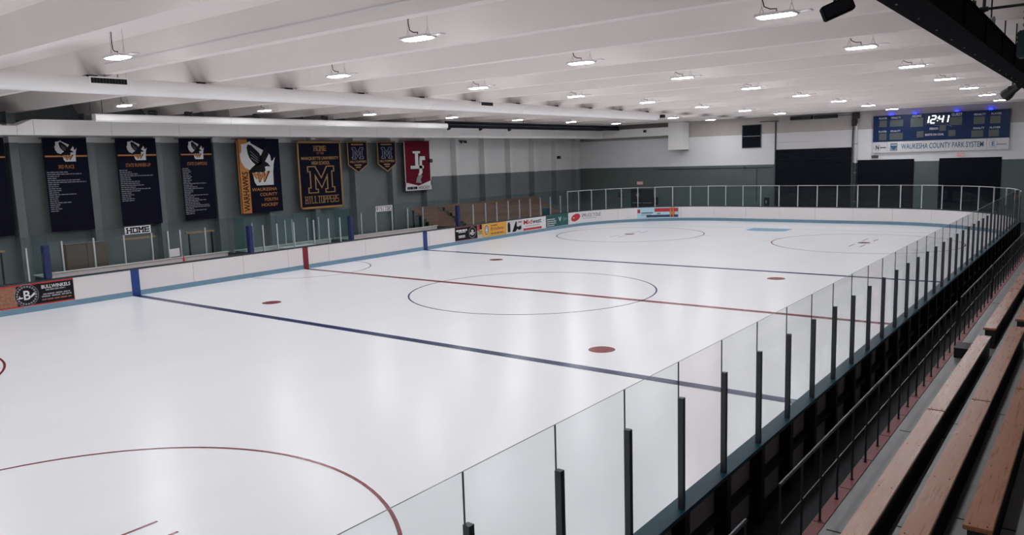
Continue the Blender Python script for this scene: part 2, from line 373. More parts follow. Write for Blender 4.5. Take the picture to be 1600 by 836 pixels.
def bm_sweep(bm, pts, o0, o1, z0, z1, ends=True):
    R = []
    for (x, y, nx, ny) in pts:
        R.append([bm.verts.new((x+nx*o, y+ny*o, z)) for o, z in ((o0, z0), (o1, z0), (o1, z1), (o0, z1))])
    side = []
    for i in range(len(R)-1):
        for k in range(4):
            f = bm.faces.new((R[i][k], R[i][(k+1) % 4], R[i+1][(k+1) % 4], R[i+1][k]))
            f.material_index = 0 if k in (1, 3) else 1
    for q in (R[0][::-1], R[-1]): f = bm.faces.new(q); f.material_index = 1
def sweep(name, s0, s1, o0, o1, z0, z1, mt, parent, step=.4):
    bm = bmesh.new(); bm_sweep(bm, edge(s0, s1, step), o0, o1, z0, z1); return link(name, finish(bm, name), mt, parent)
def sleft(y): return y+30
def sright(y): return SR+(YE-RC-y)
BH = 1.03
def boards(label, s0, s1, capm, plen=2.44, back=False, joint=.012):
    t = thing('dasher_boards', label, 'rink boards', (edge(s0, s1)[0][0], edge(s0, s1)[0][1], 0))
    t.location = (0, 0, 0)
    n = max(1, round((s1-s0)/plen)); d = (s1-s0)/n
    for k in range(n): sweep('board_panel', s0+k*d+joint/2, s0+(k+1)*d-joint/2, 0, .03, 0.0, BH, [BOARDBACK if back else BOARD, BOARD] if False else BOARD, t)
    sweep('kick_plate', s0, s1, -.015, 0.0, .0, .2, KICK, t)
    sweep('cap_rail', s0, s1, -.02, .2, BH, BH+.05, capm, t)
    return t
tl = boards('white rink boards with blue kick strip along the player benches on the left', sleft(-20), L1, CAPD)
te = boards('white curved rink boards round the far end below the black doors', L1, SR, CAPD)
tr = boards('rink boards on the right with teal cap and black framed back beside the bleachers', SR, sright(-24), CAPT)
def post(parent, s, o0, o1, wdt, z0, z1, mt):
    p = edge(s, s+.01)[0]; M = frame((p[0], p[1], 0), (-p[3], p[2], 0), (p[2], p[3], 0), (0, 0, 1))
    bm = bmesh.new(); bm_box(bm, (-wdt/2, o0, z0), (wdt/2, o1, z1), M)
    return link('support_post', finish(bm, 'support_post'), mt, parent)
def panes(parent, ss, z0, z1, gm, em, o=.09, th=.012, gap=.008):
    for k, (a, b) in enumerate(zip(ss[:-1], ss[1:])):
        bm = bmesh.new(); bm_sweep(bm, edge(a+gap/2, b-gap/2), o, o+th, z0, z1)
        g = gm if not isinstance(gm, list) else gm[k % len(gm)]
        link('glass_pane', finish(bm, 'glass_pane'), [g, em], parent)
# right side
ry = [-24.0+.0]; yy = -19.16
ys = [-19.16-1.14*k for k in range(4, 0, -1)]
y = -19.16
while y < YE-RC: ys.append(y); y += 1.14+.004*(y+19)*.3
ss = sorted(sright(v) for v in ys)
panes(tr, ss, BH+.04, 2.68, [G_R, G_R, G_R, G_R, G_R2, G_R, G_R], EDGE)
for s in ss: post(tr, s, .1, .16, .055, .3, 2.3, POST)
for s in ss:
    post(tr, s, .04, .2, .12, 0, BH, BLACK).name = 'frame_stud'
for z in (.0, .5, .95): sweep('frame_rail', ss[0], ss[-1], .03, .13, z, z+.08, BLACK, tr)
sweep('back_panel', SR, sright(-24), .031, .036, 0.05, BH, BOARDBACK, tr)
# far end
es = [L1+.0]
n = int((SR-L1)/1.27)
es = [L1+(SR-L1)*k/n for k in range(n+1)]
panes(te, es, BH+.04, 2.5, G_L, EDGEL)
for s in es: post(te, s, .06, .1, .06, BH, 2.54, ALU)
for k, (a, b) in enumerate(zip(es[:-1], es[1:])):
    sweep('glass_cap', a+.03, b-.03, .075, .115, 2.5, 2.525+.01*math.sin(k*2.3), WHITE, te)
# left side: glazed stretches and bench openings
def left_glass(y0, y1, posts):
    sp = [sleft(y0)]+[sleft(v) for v in posts]+[sleft(y1)]
    panes(tl, sp, BH+.04, 2.66, G_L, EDGEL)
    for v in posts: post(tl, sleft(v), .06, .13, .05, BH, 2.28, ALU)
left_glass(-20, -11.35, [-19, -17.8, -16.6, -15.4, -14.2, -13.0, -11.9])
left_glass(-2.7, 2.9, [-2.18, -1.43, -.5, .66, 1.55, 2.27])
left_glass(11.3, YE-RC, [12.5, 13.68, 14.78, 15.95, 17.14, 18.33, 19.5, 20.67, 21.9])
for y in (-11.25, -2.82, 3.02, 11.2):
    p = box('padded_post', (-W-.28, y-.11, BH+.05), (-W-.06, y+.11, 2.3), BLUEP, tl, .02)
for y, mt in ((-BL, BLUEP), (0, REDP), (BL, BLUEP)):
    hw = .16 if mt is BLUEP else .15
    box('line_strip', (-W, y-hw, 0), (-W+.018, y+hw, BH+.01), mat('strip_blue', (26, 62, 132), rough=.4) if mt is BLUEP else mat('strip_red', (120, 18, 42), rough=.4), tl)
# ------------------------------------------------------------------ benches behind the left boards
def bench_box(label, y0, y1, posts, kind):
    t = thing('bench_enclosure', label, kind)
    box('rear_wall', (-15.05, y0, 0), (-14.95, y1, 1.08), WHITE, t)
    box('rear_cap', (-15.1, y0, 1.08), (-14.9, y1, 1.11), WHITE, t)
    for y in (y0, y1):
        box('side_wall', (-14.95, y-.03, 0), (-13.55, y+.03, 1.06), CAPD, t)
        b = bmesh.new(); fs = bm_box(b, (-14.95, y-.006, 1.06), (-13.6, y+.006, 2.62))
        link('glass_pane', finish(b, 'glass_pane'), [G_L], t)
    pp = [y0]+posts+[y1]
    for a, b_ in zip(pp[:-1], pp[1:]):
        b = bmesh.new(); bm_box(b, (-15.006, a+.005, 1.1), (-14.994, b_-.005, 2.6)); link('glass_pane', finish(b, 'glass_pane'), G_L, t)
    for y in posts: box('support_post', (-15.06, y-.03, 1.0), (-14.98, y+.03, 2.28), ALU, t)
    box('seat', (-14.75, y0+.1, .45), (-14.4, y1-.1, .5), OLDWOOD, t)
    for k in range(4):
        y = y0+.4+(y1-y0-.8)*k/3; box('seat_leg', (-14.62, y-.03, 0), (-14.54, y+.03, .45), BLACK, t)
    return t
bench_box('home players bench with white rear wall and glass below the HOME sign', -11.1, -3.0, [-10.05, -8.86, -7.66, -6.5, -5.78, -5.23, -4.05], 'players bench')
bench_box('visiting players bench with white rear wall and glass below the VISITORS sign', 3.25, 11.0, [5.1, 6.16, 7.38, 8.6, 9.85], 'players bench')
t = bench_box('glazed penalty box and scorekeeper booth behind the red centre strip', -2.62, 2.98, [-1.64, .2, .62, 1.54, 2.24], 'penalty box')
box('partition_wall', (-14.95, -.75, 0), (-13.55, -.68, 1.06), WHITE, t); box('partition_wall', (-14.95, .98, 0), (-13.55, 1.05, 1.06), WHITE, t)
box('desk', (-14.3, -.68, .98), (-13.6, .98, 1.06), WHITE, t)
# signs on the bench glass
def plate(name, label, cat, M, w_, h_, mt, thick=.03, group=None, part='sign_board'):
    t = thing(name, label, cat, M=M, group=group)
    bm = bmesh.new(); bm_prism(bm, rect(0, 0, w_, h_), -thick, 0); link(part, finish(bm, part), mt, t); return t
t = plate('bench_sign', 'white sign reading HOME on the bench glass', 'sign', onleft(-7.62, 2.28, -14.93), 1.1, .34, PALE)
flat('sign_border', [rect(0, 0, 1.1, .012), rect(0, .328, 1.1, .34), rect(0, 0, .012, .34), rect(1.088, 0, 1.1, .34)], PBLK, t)
block_text('lettering', 'HOME', .07, .05, 1.03, .29, PBLK, t, th=.24, gap=.16)
t = plate('bench_sign', 'white sign reading VISITORS on the bench glass', 'sign', onleft(6.13, 2.24, -14.93), 1.25, .33, PALE)
flat('sign_border', [rect(0, 0, 1.25, .012), rect(0, .318, 1.25, .33), rect(0, 0, .012, .33), rect(1.238, 0, 1.25, .33)], PBLK, t)
block_text('lettering', 'VISITORS', .05, .05, 1.2, .28, PBLK, t, th=.26, gap=.24)
# things behind the benches
t = thing('plywood_cabinet', 'brown plywood cabinet standing behind the home bench glass', 'cabinet', (-17.4, -8.1, -.04))
box('body', (-.5, -.85, 0), (-.02, .85, 1.95), OLDWOOD, t)
for s in (-1, 0): box('door', (-.02, s*.84+.01, .05), (.02, s*.84+.83, 1.92), mat('plywood', (112, 92, 82), rough=.6, noise=.2, scale=3), t)
tube('edge_strip', [(.02, -.85, 1.96), (.02, .85, 1.96)], .018, SILV, t)
for y0, y1, lb in ((-6.25, -4.65, 'tan wooden stick rack rail on dark wall behind the HOME sign'), (-3.15, -1.65, 'tan wooden stick rack rail on dark wall between HOME sign and penalty box'), (-12.6, -10.9, 'tan wooden stick rack rail on dark wall at the left edge')):
    t = thing('stick_rack', lb, 'rack', (-18.2, y0, 0))
    box('rail', (-.04, 0, 1.8), (.04, y1-y0, 1.88), mat('tan_wood', (186, 142, 98), rough=.55, noise=.15), t)
    for k in (0.15, y1-y0-.15): box('stand_post', (-.03, k-.03, -.04), (.03, k+.03, 1.8), BLACK, t)
t = thing('notice_paper', 'white paper sheet taped on the home bench glass', 'paper', M=onleft(-5.78, 1.15, -14.97))
b = bmesh.new(); bm_prism(b, [(0, 0), (.46, .02), (.45, .36), (0, .34)], -.004, 0); link('sheet', finish(b, 'sheet'), PALE, t)
t = thing('water_bottle', 'red bottle standing on the boards in front of the home bench', 'bottle', (-13.4, -6.05, BH+.05))
b = bmesh.new(); bm_tube(b, [(0, 0, 0), (0, 0, .15), (0, 0, .18), (0, 0, .2)], [.04, .04, .025, .018], 12); link('body', finish(b, 'body', True), PRED, t)
b = bmesh.new(); bm_tube(b, [(0, 0, .2), (0, 0, .23), (0, 0, .25)], [.022, .022, .008], 10); link('cap', finish(b, 'cap', True), PRED, t)
# wooden bleachers behind the left boards
def bleacher(label, y0, y1, rows):
    t = thing('wooden_bleacher', label, 'bleachers', (-15.9, y0, -.04))
    L = y1-y0
    for r in range(rows):
        x = -.62*r; z = .48+.34*r
        box('seat_plank', (x-.26, 0, z), (x, L, z+.05), OLDWOOD, t)
        box('riser_board', (x-.28, 0, z-.02), (x-.255, L, z+.2), OLDWOOD, t)
        box('front_board', (x-.02, 0, z-.2), (x, L, z-.005), OLDWOOD, t)
        if r: box('foot_plank', (x+.03, 0, z-.36), (x+.33, L, z-.32), OLDWOOD, t)
    k = 0
    while k <= L+.01:
        boxes('frame', [((-.62*r-.2, k-.03 if k else 0, 0), (-.62*r-.12, k+.03 if k else .06, .48+.34*r)) for r in range(rows)], BLACK, t); k += L/4
    return t
bleacher('brown wooden bleachers behind the visiting bench under the crimson banner', 12.6, 15.0, 5)
bleacher('long brown wooden bleachers behind the far left boards and advertisements', 15.5, 26.5, 5)
t = thing('storage_bin', 'teal plastic bin among the far left bleachers', 'bin', (-15.1, 22.6, -.04))
b = bmesh.new(); bm_tube(b, [(0, 0, 0), (0, 0, 1.35)], [.3, .36], 4); link('body', finish(b, 'body'), mat('bin_teal', (26, 74, 96), rough=.4), t)
b = bmesh.new(); bm_tube(b, [(0, 0, 1.35), (0, 0, 1.4), (0, 0, 1.44)], [.39, .39, .2], 4); link('lid', finish(b, 'lid'), mat('bin_teal', (26, 74, 96)), t)
# ------------------------------------------------------------------ advertisements on the boards
def ad(label, y0, y1, mt, z0=.22, z1=1.02):
    t = plate('advertising_panel', label, 'advertisement', onleft(y0, z0, -W+.012), y1-y0, z1-z0, mt, .012, part='panel'); return t, y1-y0, z1-z0
def bars(rows, u0, u1, v, h, seed):
    R = random.Random(seed); P = []
    u = u0
    while u < u1-.03:
        wd = min(R.uniform(.12, .34)*(u1-u0), u1-u); P.append(rect(u, v, u+wd*.86, v+h)); u += wd
    return P
t, w_, h_ = ad('black advertisement with round B emblem and BULLWINKELS in white lettering', -13.5, -10.5, PBLK)
flat('red_border', [rect(0, 0, w_, .045), rect(0, h_-.045, w_, h_)], PRED, t, .003)
flat('food_picture', [rect(0, .05, 1.1, h_-.05)], PBROWN, t, .003)
c = (1.42, h_/2)
flat('emblem_disc', [disc(c[0], c[1], .385, .385, 40)], PBLK, t, .006)
def rings2(cu, cv, r, th, n=48): return [[(cu+r*math.cos(a), cv+r*math.sin(a)), (cu+(r+th)*math.cos(a), cv+(r+th)*math.sin(a)), (cu+(r+th)*math.cos(b), cv+(r+th)*math.sin(b)), (cu+r*math.cos(b), cv+r*math.sin(b))] for a, b in [(2*math.pi*k/n, 2*math.pi*(k+1)/n) for k in range(n)]]
flat('emblem_ring', rings2(c[0], c[1], .375, .014), PGREY, t, .008)
b = []
for k in range(22):
    if 4 < (k % 22) < 0: continue
    a = 2*math.pi*k/22; b.append([(c[0]+r*math.cos(a+d), c[1]+r*math.sin(a+d)) for r, d in ((.28, -.09), (.34, -.09), (.34, .09), (.28, .09))])
flat('emblem_lettering', b, PGREY, t, .008)
text('emblem_letter', 'B', c[0]-.1, c[1]-.16, c[0]+.12, c[1]+.17, PALE, t, .01, bold=.02)
flat('emblem_wings', [[(c[0]-.3, c[1]-.1), (c[0]-.13, c[1]-.1), (c[0]-.13, c[1]-.05), (c[0]-.2, c[1]-.06), (c[0]-.23, c[1]+.02), (c[0]-.25, c[1]-.06)], [(c[0]+.3, c[1]+.02), (c[0]+.13, c[1]-.1), (c[0]+.13, c[1]-.03), (c[0]+.24, c[1]+.08)]], PALE, t, .01)
text('lettering', 'BULLWINKELS', 1.92, .56, 2.9, .69, PALE, t, bold=.02)
flat('small_print', bars(0, 2.05, 2.72, .48, .05, 92), PGREY, t, .006)
flat('small_print', bars(0, 1.95, 2.88, .33, .05, 1)+bars(0, 1.9, 2.92, .25, .05, 2), PGREY, t, .006)
flat('small_print', bars(0, 1.9, 2.92, .14, .05, 3), mat('print_rust', (150, 96, 84)), t, .006)
t, w_, h_ = ad('dark advertisement with white script and round emblem beside the yellow panel', 10.7, 12.72, PBLK)
flat('red_border', [rect(0, 0, w_, .04), rect(0, h_-.04, w_, h_)], mat('print_maroon', (130, 40, 52)), t, .003)
flat('script_lettering', bars(0, .1, 1.1, .55, .1, 5)+bars(0, .3, .95, .47, .05, 6)+bars(0, .3, .9, .25, .06, 7)+bars(0, .3, .9, .17, .05, 8), PALE, t)
flat('emblem_ring', rings2(1.55, .4, .3, .03), PGREY, t, .006)
text('emblem_letter', 'B', 1.47, .24, 1.68, .56, PALE, t, bold=.02); flat('emblem_wings', [[(1.3, .3), (1.45, .3), (1.45, .36), (1.36, .44)], [(1.7, .3), (1.82, .42), (1.7, .38)]], PALE, t, .008)
t, w_, h_ = ad('narrow advertisement with pink, black and green picture left of the yellow panel', 12.74, 13.15, mat('print_pinkwhite', (200, 184, 190)))
flat('picture', [rect(0, .45, .2, .8)], PRED, t); flat('picture', [rect(.2, .5, .41, .8)], PBLK, t); flat('picture', [rect(.05, .2, .41, .45)], mat('print_olive', (150, 148, 70)), t)
t, w_, h_ = ad('yellow orange advertisement with dark D in an oval on the left boards', 13.17, 15.6, PYEL)
flat('emblem_oval', [disc(.42, .42, .22, .33)], PALE, t); flat('emblem_ring', [[(.42+a*math.cos(k), .42+b*math.sin(k)) for k, a, b in ((x0, .15, .23), (x1, .15, .23), (x1, .2, .3), (x0, .2, .3))] for x0, x1 in [(2*math.pi*k/24, 2*math.pi*(k+1)/24) for k in range(24)]], mat('print_plum', (70, 40, 48)), t, .007)
text('emblem_letter', 'D', .32, .26, .54, .58, mat('print_plum', (70, 40, 48)), t, .008)
text('lettering', 'Broadway', .85, .3, 2.15, .56, mat('print_plum', (70, 40, 48)), t); flat('small_print', bars(0, .85, 1.5, .62, .07, 9)+bars(0, .85, 2.1, .12, .08, 10), mat('print_brown', (128, 84, 40)), t)
t, w_, h_ = ad('white advertisement with a dark leaping shape left of the Midwest panel', 15.63, 17.3, mat('print_offwhite', (206, 206, 208)))
flat('picture', [rect(.08, .08, .36, .6), rect(.12, .6, .3, .7)], PBLK, t)
flat('logo_shape', [[(.55, .06), (.95, .72), (1.05, .68), (1.05, .4), (1.15, .34), (1.5, .42), (1.55, .2), (1.3, .12), (1.1, .22), (.9, .06)]], PBLK, t); flat('small_print', bars(0, 1.2, 1.62, .6, .08, 11), PRED, t)
t, w_, h_ = ad('white advertisement reading Midwest in red and black above a red bar', 17.34, 19.95, PALE)
text('lettering', 'Mid', .08, .42, 1.0, .72, PRED, t, bold=.015); text('lettering', 'west', 1.05, .42, 2.05, .68, PBLK, t, bold=.015)
flat('small_print', bars(0, .25, 1.9, .28, .05, 12), PGREY, t); flat('red_bar', [rect(.03, .03, 2.1, .17)], PRED, t)
t, w_, h_ = ad('dark teal advertisement with white lines and the number 50', 19.97, 22.7, PTEAL)
flat('small_print', bars(0, .1, 1.1, .5, .05, 13)+bars(0, .1, 1.25, .36, .05, 14)+bars(0, .1, 1.2, .22, .05, 15)+bars(0, .1, 1.0, .08, .05, 16), PALE, t)
text('emblem_letter', 'V', 1.5, .3, 1.85, .62, PALE, t, bold=.02); text('lettering', '50+', 2.05, .32, 2.6, .55, PGREY, t)
# ads on the curve: short curved plates swept along the boards
def curved(label, s0, s1, mt, bands):
    t = thing('advertising_panel', label, 'advertisement')
    sweep('panel', s0, s1, -.016, -.004, .22, 1.02, mt, t, .2)
    for nm, a, b, z0, z1, mm in bands: sweep(nm, s0+(s1-s0)*a, s0+(s1-s0)*b, -.02, -.015, z0, z1, mm, t, .2)
    return t
def curved_text(t, body, sa, sb, z0, z1, mt):
    me = text_polys_mesh(body, 0, z0, 1, z1, 0)
    for v in me.vertices:
        p = edge(sa+(sb-sa)*v.co.x, sa+(sb-sa)*v.co.x+.001)[0]; v.co = (p[0]+p[2]*-.022, p[1]+p[3]*-.022, v.co.y)
    link('lettering', me, mt, t)
SA = L1+.1
t = curved('white advertisement with red oval emblem and black lettering on the far left curve', SA, SA+3.3, PALE, [('small_print', .45, .85, .5, .53, PGREY)])
curved_text(t, 'SPRUCE TOLE', SA+1.35, SA+3.2, .62, .86, PBLK)
b = bmesh.new(); P = []
for k in range(24):
    a = 2*math.pi*k/24; q = edge(SA+.68+.5*math.cos(a)+.15*math.sin(a), SA+9)[0]; P.append(b.verts.new((q[0]-q[2]*.022, q[1]-q[3]*.022, .64+.27*math.sin(a))))
b.faces.new(P); link('emblem_oval', finish(b, 'emblem_oval'), PRED, t); sweep('emblem_stroke', SA+.4, SA+.95, -.026, -.0225, .6, .67, PALE, t, .2)
SB = L1+6.35
t = curved('light blue advertisement with red strip and orange bottle on the far boards', SB, SB+3.1, PLBLUE, [('red_bar', .42, .98, .68, .95, PRED), ('dark_bar', .22, .98, .28, .46, mat('print_navy', (40, 60, 90))), ('orange_shape', .78, .9, .27, 1.01, ORANGE), ('pink_spot', .0, .07, .62, .9, PRED), ('small_print', .1, .38, .58, .66, mat('print_slate', (70, 90, 110))), ('small_print', .08, .34, .45, .5, PGREY), ('green_spot', .48, .56, .5, .6, PGRN)])
# ------------------------------------------------------------------ banners on the left wall
XB = -19.38
def cloth(name, label, y0, z0, w_, h_, mt, poly=None, cat='banner'):
    t = thing(name, label, cat, M=onleft(y0, z0, XB))
    bm = bmesh.new(); bm_prism(bm, poly or rect(0, 0, w_, h_), -.02, 0); link('cloth', finish(bm, 'cloth'), mt, t)
    tube('hanging_rod', [(-.02, h_+.01, -.01), (w_+.02, h_+.01, -.01)], .018, BLACK, t)
    for u in (.12, w_-.12): tube('wall_hook', [(u, h_+.01, -.01), (u, h_+.03, XL-XB-.0)], .012, BLACK, t, 6)
    return t
STATE = [(.05, .93), (.2, .95), (.3, 1.0), (.33, .95), (.5, .87), (.65, .80), (.80, .74), (.86, .68), (.88, .55), (.93, .56), (1.0, .64), (.95, .48), (.92, .3), (.91, .0), (.42, .0), (.36, .08), (.33, .25), (.25, .35), (.1, .42), (.02, .55), (0, .7), (.05, .78)]
BIRD = [[(.2, .86), (.24, .93), (.34, .9), (.44, .82), (.54, .74), (.6, .64), (.6, .5), (.5, .44), (.42, .47), (.34, .53), (.26, .62), (.22, .72)],
        [(.56, .5), (.58, .66), (.66, .78), (.76, .86), (.84, .9), (.83, .82), (.8, .74), (.82, .7), (.76, .62), (.7, .54)],
        [(.3, .4), (.42, .48), (.56, .52), (.68, .55), (.78, .5), (.85, .42), (.76, .43), (.68, .42), (.7, .34), (.62, .28), (.52, .31), (.42, .3), (.3, .27), (.2, .29), (.24, .35)]]
def emblem(t, u, v, w_, h_, grey=PALE):
    f = lambda P: [(u+w_*a, v+h_*b) for a, b in P]
    flat('state_shape', [f(STATE)], grey, t, .006); flat('bird_shape', [f(P) for P in BIRD], PBLK, t, .009)
    flat('wing_lines', [f([(.3, .78-.07*k), (.5, .62-.05*k), (.5, .61-.05*k), (.3, .765-.07*k)]) for k in range(3)], PGREY, t, .011)
    flat('emblem_swoosh', [f([(.3, .3), (.46, .27), (.46, .22), (.36, .21)]), f([(.34, .23), (.46, .2), (.46, .15), (.4, .15)])], ORANGE, t, .0125)
    text('emblem_letter_outline', 'W', u+.38*w_, v+.07*h_, u+.76*w_, v+.32*h_, PBLK, t, .0115, slant=.25, bold=.09)
    text('emblem_letter', 'W', u+.41*w_, v+.09*h_, u+.72*w_, v+.3*h_, ORANGE, t, .013, slant=.25, bold=.05)
LIST = [(-12.0, 1.95, 'leftmost black banner with orange bar, cut by the picture edge', None, 8, .4),
        (-8.6, 1.82, 'black banner with white state emblem headed 3RD PLACE in orange', '3RD PLACE', 20, .62),
        (-5.5, 1.9, 'black banner with white state emblem headed STATE RUNNER-UP, behind the HOME sign', 'STATE RUNNER-UP', 17, .52),
        (-2.42, 1.72, 'black banner with white state emblem headed STATE CHAMPIONS and the longest list', 'STATE CHAMPIONS', 28, .8)]
for i, (y0, w_, lb, head, nl, dens) in enumerate(LIST):
    t = cloth('honour_banner', lb, y0, 2.35, w_, 4.02, NAVY)
    flat('orange_bar', [rect(.05, 3.22, w_-.02, 3.29)], ORANGE, t, .004)
    if head:
        emblem(t, w_*.26, 3.02, w_*.5, .92)
        text('heading', head, w_*(.3 if i == 1 else .2), 2.72, w_*(.66 if i == 1 else .82), 2.88, ORANGE, t)
    R = random.Random(i+40); P = []
    top = 2.55; step = .083 if i == 3 else .088
    for k in range(nl):
        ln = w_*(.2+.12*R.random()) if R.random() > dens-.1 else w_*R.uniform(.35, .95)
        if i == 3 and k < 8: ln = w_*R.uniform(.18, .3)
        v = top-k*step; u = .06
        while u < ln:
            wd = R.uniform(.08, .2); P.append(rect(u, v, min(u+wd, ln+.04), v+.038)); u += wd+.025
    if head: flat('list_lettering', P, PGREY, t, .005)
t = cloth('team_banner', 'black and orange banner reading WARHAWKS with bird and state emblem', .74, 2.46, 2.62, 3.9, NAVY)
flat('orange_stripe', [rect(.1, 0, .64, 3.9)], ORANGE, t, .003); flat('pale_stripe', [rect(0, 0, .05, 3.9)], ORANGE, t, .003)
text('side_lettering', 'WARHAWKS', .2, .1, .56, 2.2, PBLK, t, .006, rot=True, bold=.02)
emblem(t, .16, 1.45, 2.15, 2.35)
for k, (s, a) in enumerate((('WAUKESHA', .72), ('COUNTY', 1.2), ('YOUTH', 1.42), ('HOCKEY', 1.25))): text('lettering', s, a, 1.15-.28*k, 2.3, 1.32-.28*k, ORANGE, t, slant=.15, bold=.015)
MPOLY = [(0, 0), (.38, 0), (.38, .16), (.3, .16), (.3, .56), (.5, .16), (.7, .56), (.7, .16), (.62, .16), (.62, 0), (1, 0), (1, .22), (.92, .22), (.92, .78), (1, .78), (1, 1), (.7, 1), (.5, .6), (.3, 1), (0, 1), (0, .78), (.08, .78), (.08, .22), (0, .22)]
MIN = [(.04, .035), (.34, .035), (.34, .125), (.26, .125), (.26, .72), (.5, .24), (.74, .72), (.74, .125), (.66, .125), (.66, .035), (.96, .035), (.96, .185), (.88, .185), (.88, .815), (.96, .815), (.96, .965), (.73, .965), (.5, .52), (.27, .965), (.04, .965), (.04, .815), (.12, .815), (.12, .185), (.04, .185)]
def bigM(t, u, v, w_, h_, out, inn):
    flat('letter_outline', [[(u+w_*a, v+h_*b) for a, b in MPOLY]], out, t, .006); flat('letter', [[(u+w_*a, v+h_*b) for a, b in MIN]], inn, t, .01)
t = cloth('team_banner', 'large navy banner with gold border, big letter M and HILLTOPPERS', 4.55, 2.42, 3.12, 3.84, NAVY)
w_, h_ = 3.12, 3.84
flat('gold_border', [rect(0, 0, w_, .11), rect(0, h_-.11, w_, h_), rect(0, 0, .1, h_), rect(w_-.1, 0, w_, h_)], GOLD, t, .004)
block_text('heading', 'HOME', 1.15, 3.28, 2.05, 3.58, GOLD, t, th=.26, gap=.12); text('heading', 'OF THE', 1.35, 3.1, 1.85, 3.22, GOLD, t)
text('heading', 'MARQUETTE UNIVERSITY', .25, 2.76, 2.92, 2.96, GOLD, t, bold=.02); text('heading', 'HIGH SCHOOL', .95, 2.5, 2.25, 2.7, GOLD, t, bold=.02)
bigM(t, .6, .88, 1.95, 1.55, GOLD, NAVY); block_text('lettering', 'HILLTOPPERS', .35, .3, 2.78, .72, GOLD, t, th=.24, gap=.14)
for k, (y0, lb) in enumerate(((8.2, 'small navy pennant with letter M nearest the large HILLTOPPERS banner'), (10.6, 'small navy pennant with letter M beside the crimson banner'))):
    w_, h_ = 1.56, 1.88; shape = [(0, .48), (w_/2, 0), (w_, .48), (w_, h_), (0, h_)]
    t = cloth('team_pennant', lb, y0, 4.36, w_, h_, GOLD, shape, 'pennant')
    flat('navy_field', [[(.05, .51), (w_/2, .07), (w_-.05, .51), (w_-.05, h_-.05), (.05, h_-.05)]], NAVY, t, .004)
    bigM(t, .32, .82, .92, .72, PGREY, mat('pennant_blue', (30, 32, 70), rough=.85)); text('lettering', 'HILLTOPPERS', .15, .6, 1.42, .74, GOLD, t, .007, bold=.02)
    flat('small_lettering', bars(0, .3, 1.25, 1.66, .08, k+50)+bars(0, .5, 1.05, .43 , .08, k+60)+bars(0, .6, .96, .3, .07, k+70), GOLD, t, .007)
t = cloth('team_banner', 'crimson banner with white interlocked letters and pale bottom edge', 12.9, 3.06, 2.45, 3.2, CRIMSON)
flat('pale_edge', [rect(0, .3, .06, 3.2), rect(2.37, .3, 2.45, 3.2), [(0, 0), (2.45, 0), (2.45, .62), (1.22, .3), (0, .55)]], PALE, t, .004)
def slab(P): return [[(a*2.45/100, b*3.2/100) for a, b in p] for p in P]
flat('letter_outline', slab([[(30, 82), (62, 82), (62, 74), (54, 74), (54, 52), (74, 52), (74, 42), (20, 42), (20, 52), (38, 52), (38, 74), (30, 74)], [(56, 71), (80, 71), (80, 60), (68, 60), (68, 34), (58, 28), (46, 30), (52, 36), (54, 62)]]), PBLK, t, .005)
flat('letters', slab([[(32, 80), (60, 80), (60, 75.5), (52, 75.5), (52, 50.5), (72, 50.5), (72, 44), (22, 44), (22, 50.5), (40, 50.5), (40, 75.5), (32, 75.5)], [(58, 69.5), (78, 69.5), (78, 61.5), (66, 61.5), (66, 35.5), (58, 30), (49, 31.5), (54, 37), (56, 61)]]), PALE, t, .008)
flat('player_shape', slab([[(40, 16), (62, 14), (58, 22), (66, 30), (50, 31), (44, 25)]]), PGREY, t, .006)
flat('bottom_lettering', bars(0, .15, 1.1, .08, .17, 91), PBLK, t, .006); text('bottom_lettering', 'HOCKEY', 1.2, .07, 2.3, .26, PBLK, t, .006, bold=.015)
# ------------------------------------------------------------------ air ducts
t = thing('round_duct', 'long white round air duct hanging below the ceiling ribs', 'duct', (-4.6, 0, 7.13))
ends = [-30, -24, -18, -12.2, -6.2, -.2, 5.8, 11.8, 19.2]
for a, b_ in zip(ends[:-1], ends[1:]): tube('duct_section', [(0, a+.01, 0), (0, b_-.01, 0)], .225, DUCT, t, 28)
for a in ends[1:-1]: tube('joint_ring', [(0, a-.03, 0), (0, a+.03, 0)], .232, DUCT, t, 28)
for y, L in ((-12.75, .95), (3.1, .8)):
    g = box('vent_grille', (.17, y-L/2, .03), (.235, y+L/2, .17), PBLK, t); boxes('grille_frame', [((.2, y-L/2-.03, .0), (.245, y+L/2+.03, .03)), ((.2, y-L/2-.03, .17), (.245, y+L/2+.03, .2)), ((.2, y-L/2-.03, .03), (.245, y-L/2, .17)), ((.2, y+L/2, .03), (.245, y+L/2+.03, .17))], DUCT, g)
    boxes('grille_slats', [((.23, y-L/2+L*k/12-.006, .03), (.242, y-L/2+L*k/12+.006, .17)) for k in range(1, 12)], POST, g)
for y in RIBY[2:]:
    if -20 < y < 19: box('air_slot', (-.16, y-.5, .2), (.1, y-.22, .25), PBLK, t)
for y in [v+.0 for v in RIBY if -16 < v < 19]: tube('duct_strap', [(0, y, .22), (0, y, .28)], .012, SILV, t, 6)
box('end_damper', (.02, 19.2, -.09), (.42, 19.5, .09), PBLK, t); tube('end_cap', [(0, 19.19, 0), (0, 19.23, 0)], .2, DUCT, t, 28)
t = thing('rectangular_duct', 'white boxed air duct running above the banners and turning along the far wall', 'duct', (0, 0, 0))
sec = [-24, -21, -18, -15.2, -12.7, -10.35]
def ductbox(a, b, za, zb=7.02, taper=None):
    bm = bmesh.new(); vs = bm_box(bm, (-18.3, a+.006, 6.4), (-17.1, b-.006, zb))
    if taper is not None:
        for v in bm.verts:
            if v.co.z > 6.6 and v.co.y < (a+b)/2: v.co.z = taper
    link('duct_section', finish(bm, 'duct_section'), DUCT, t)
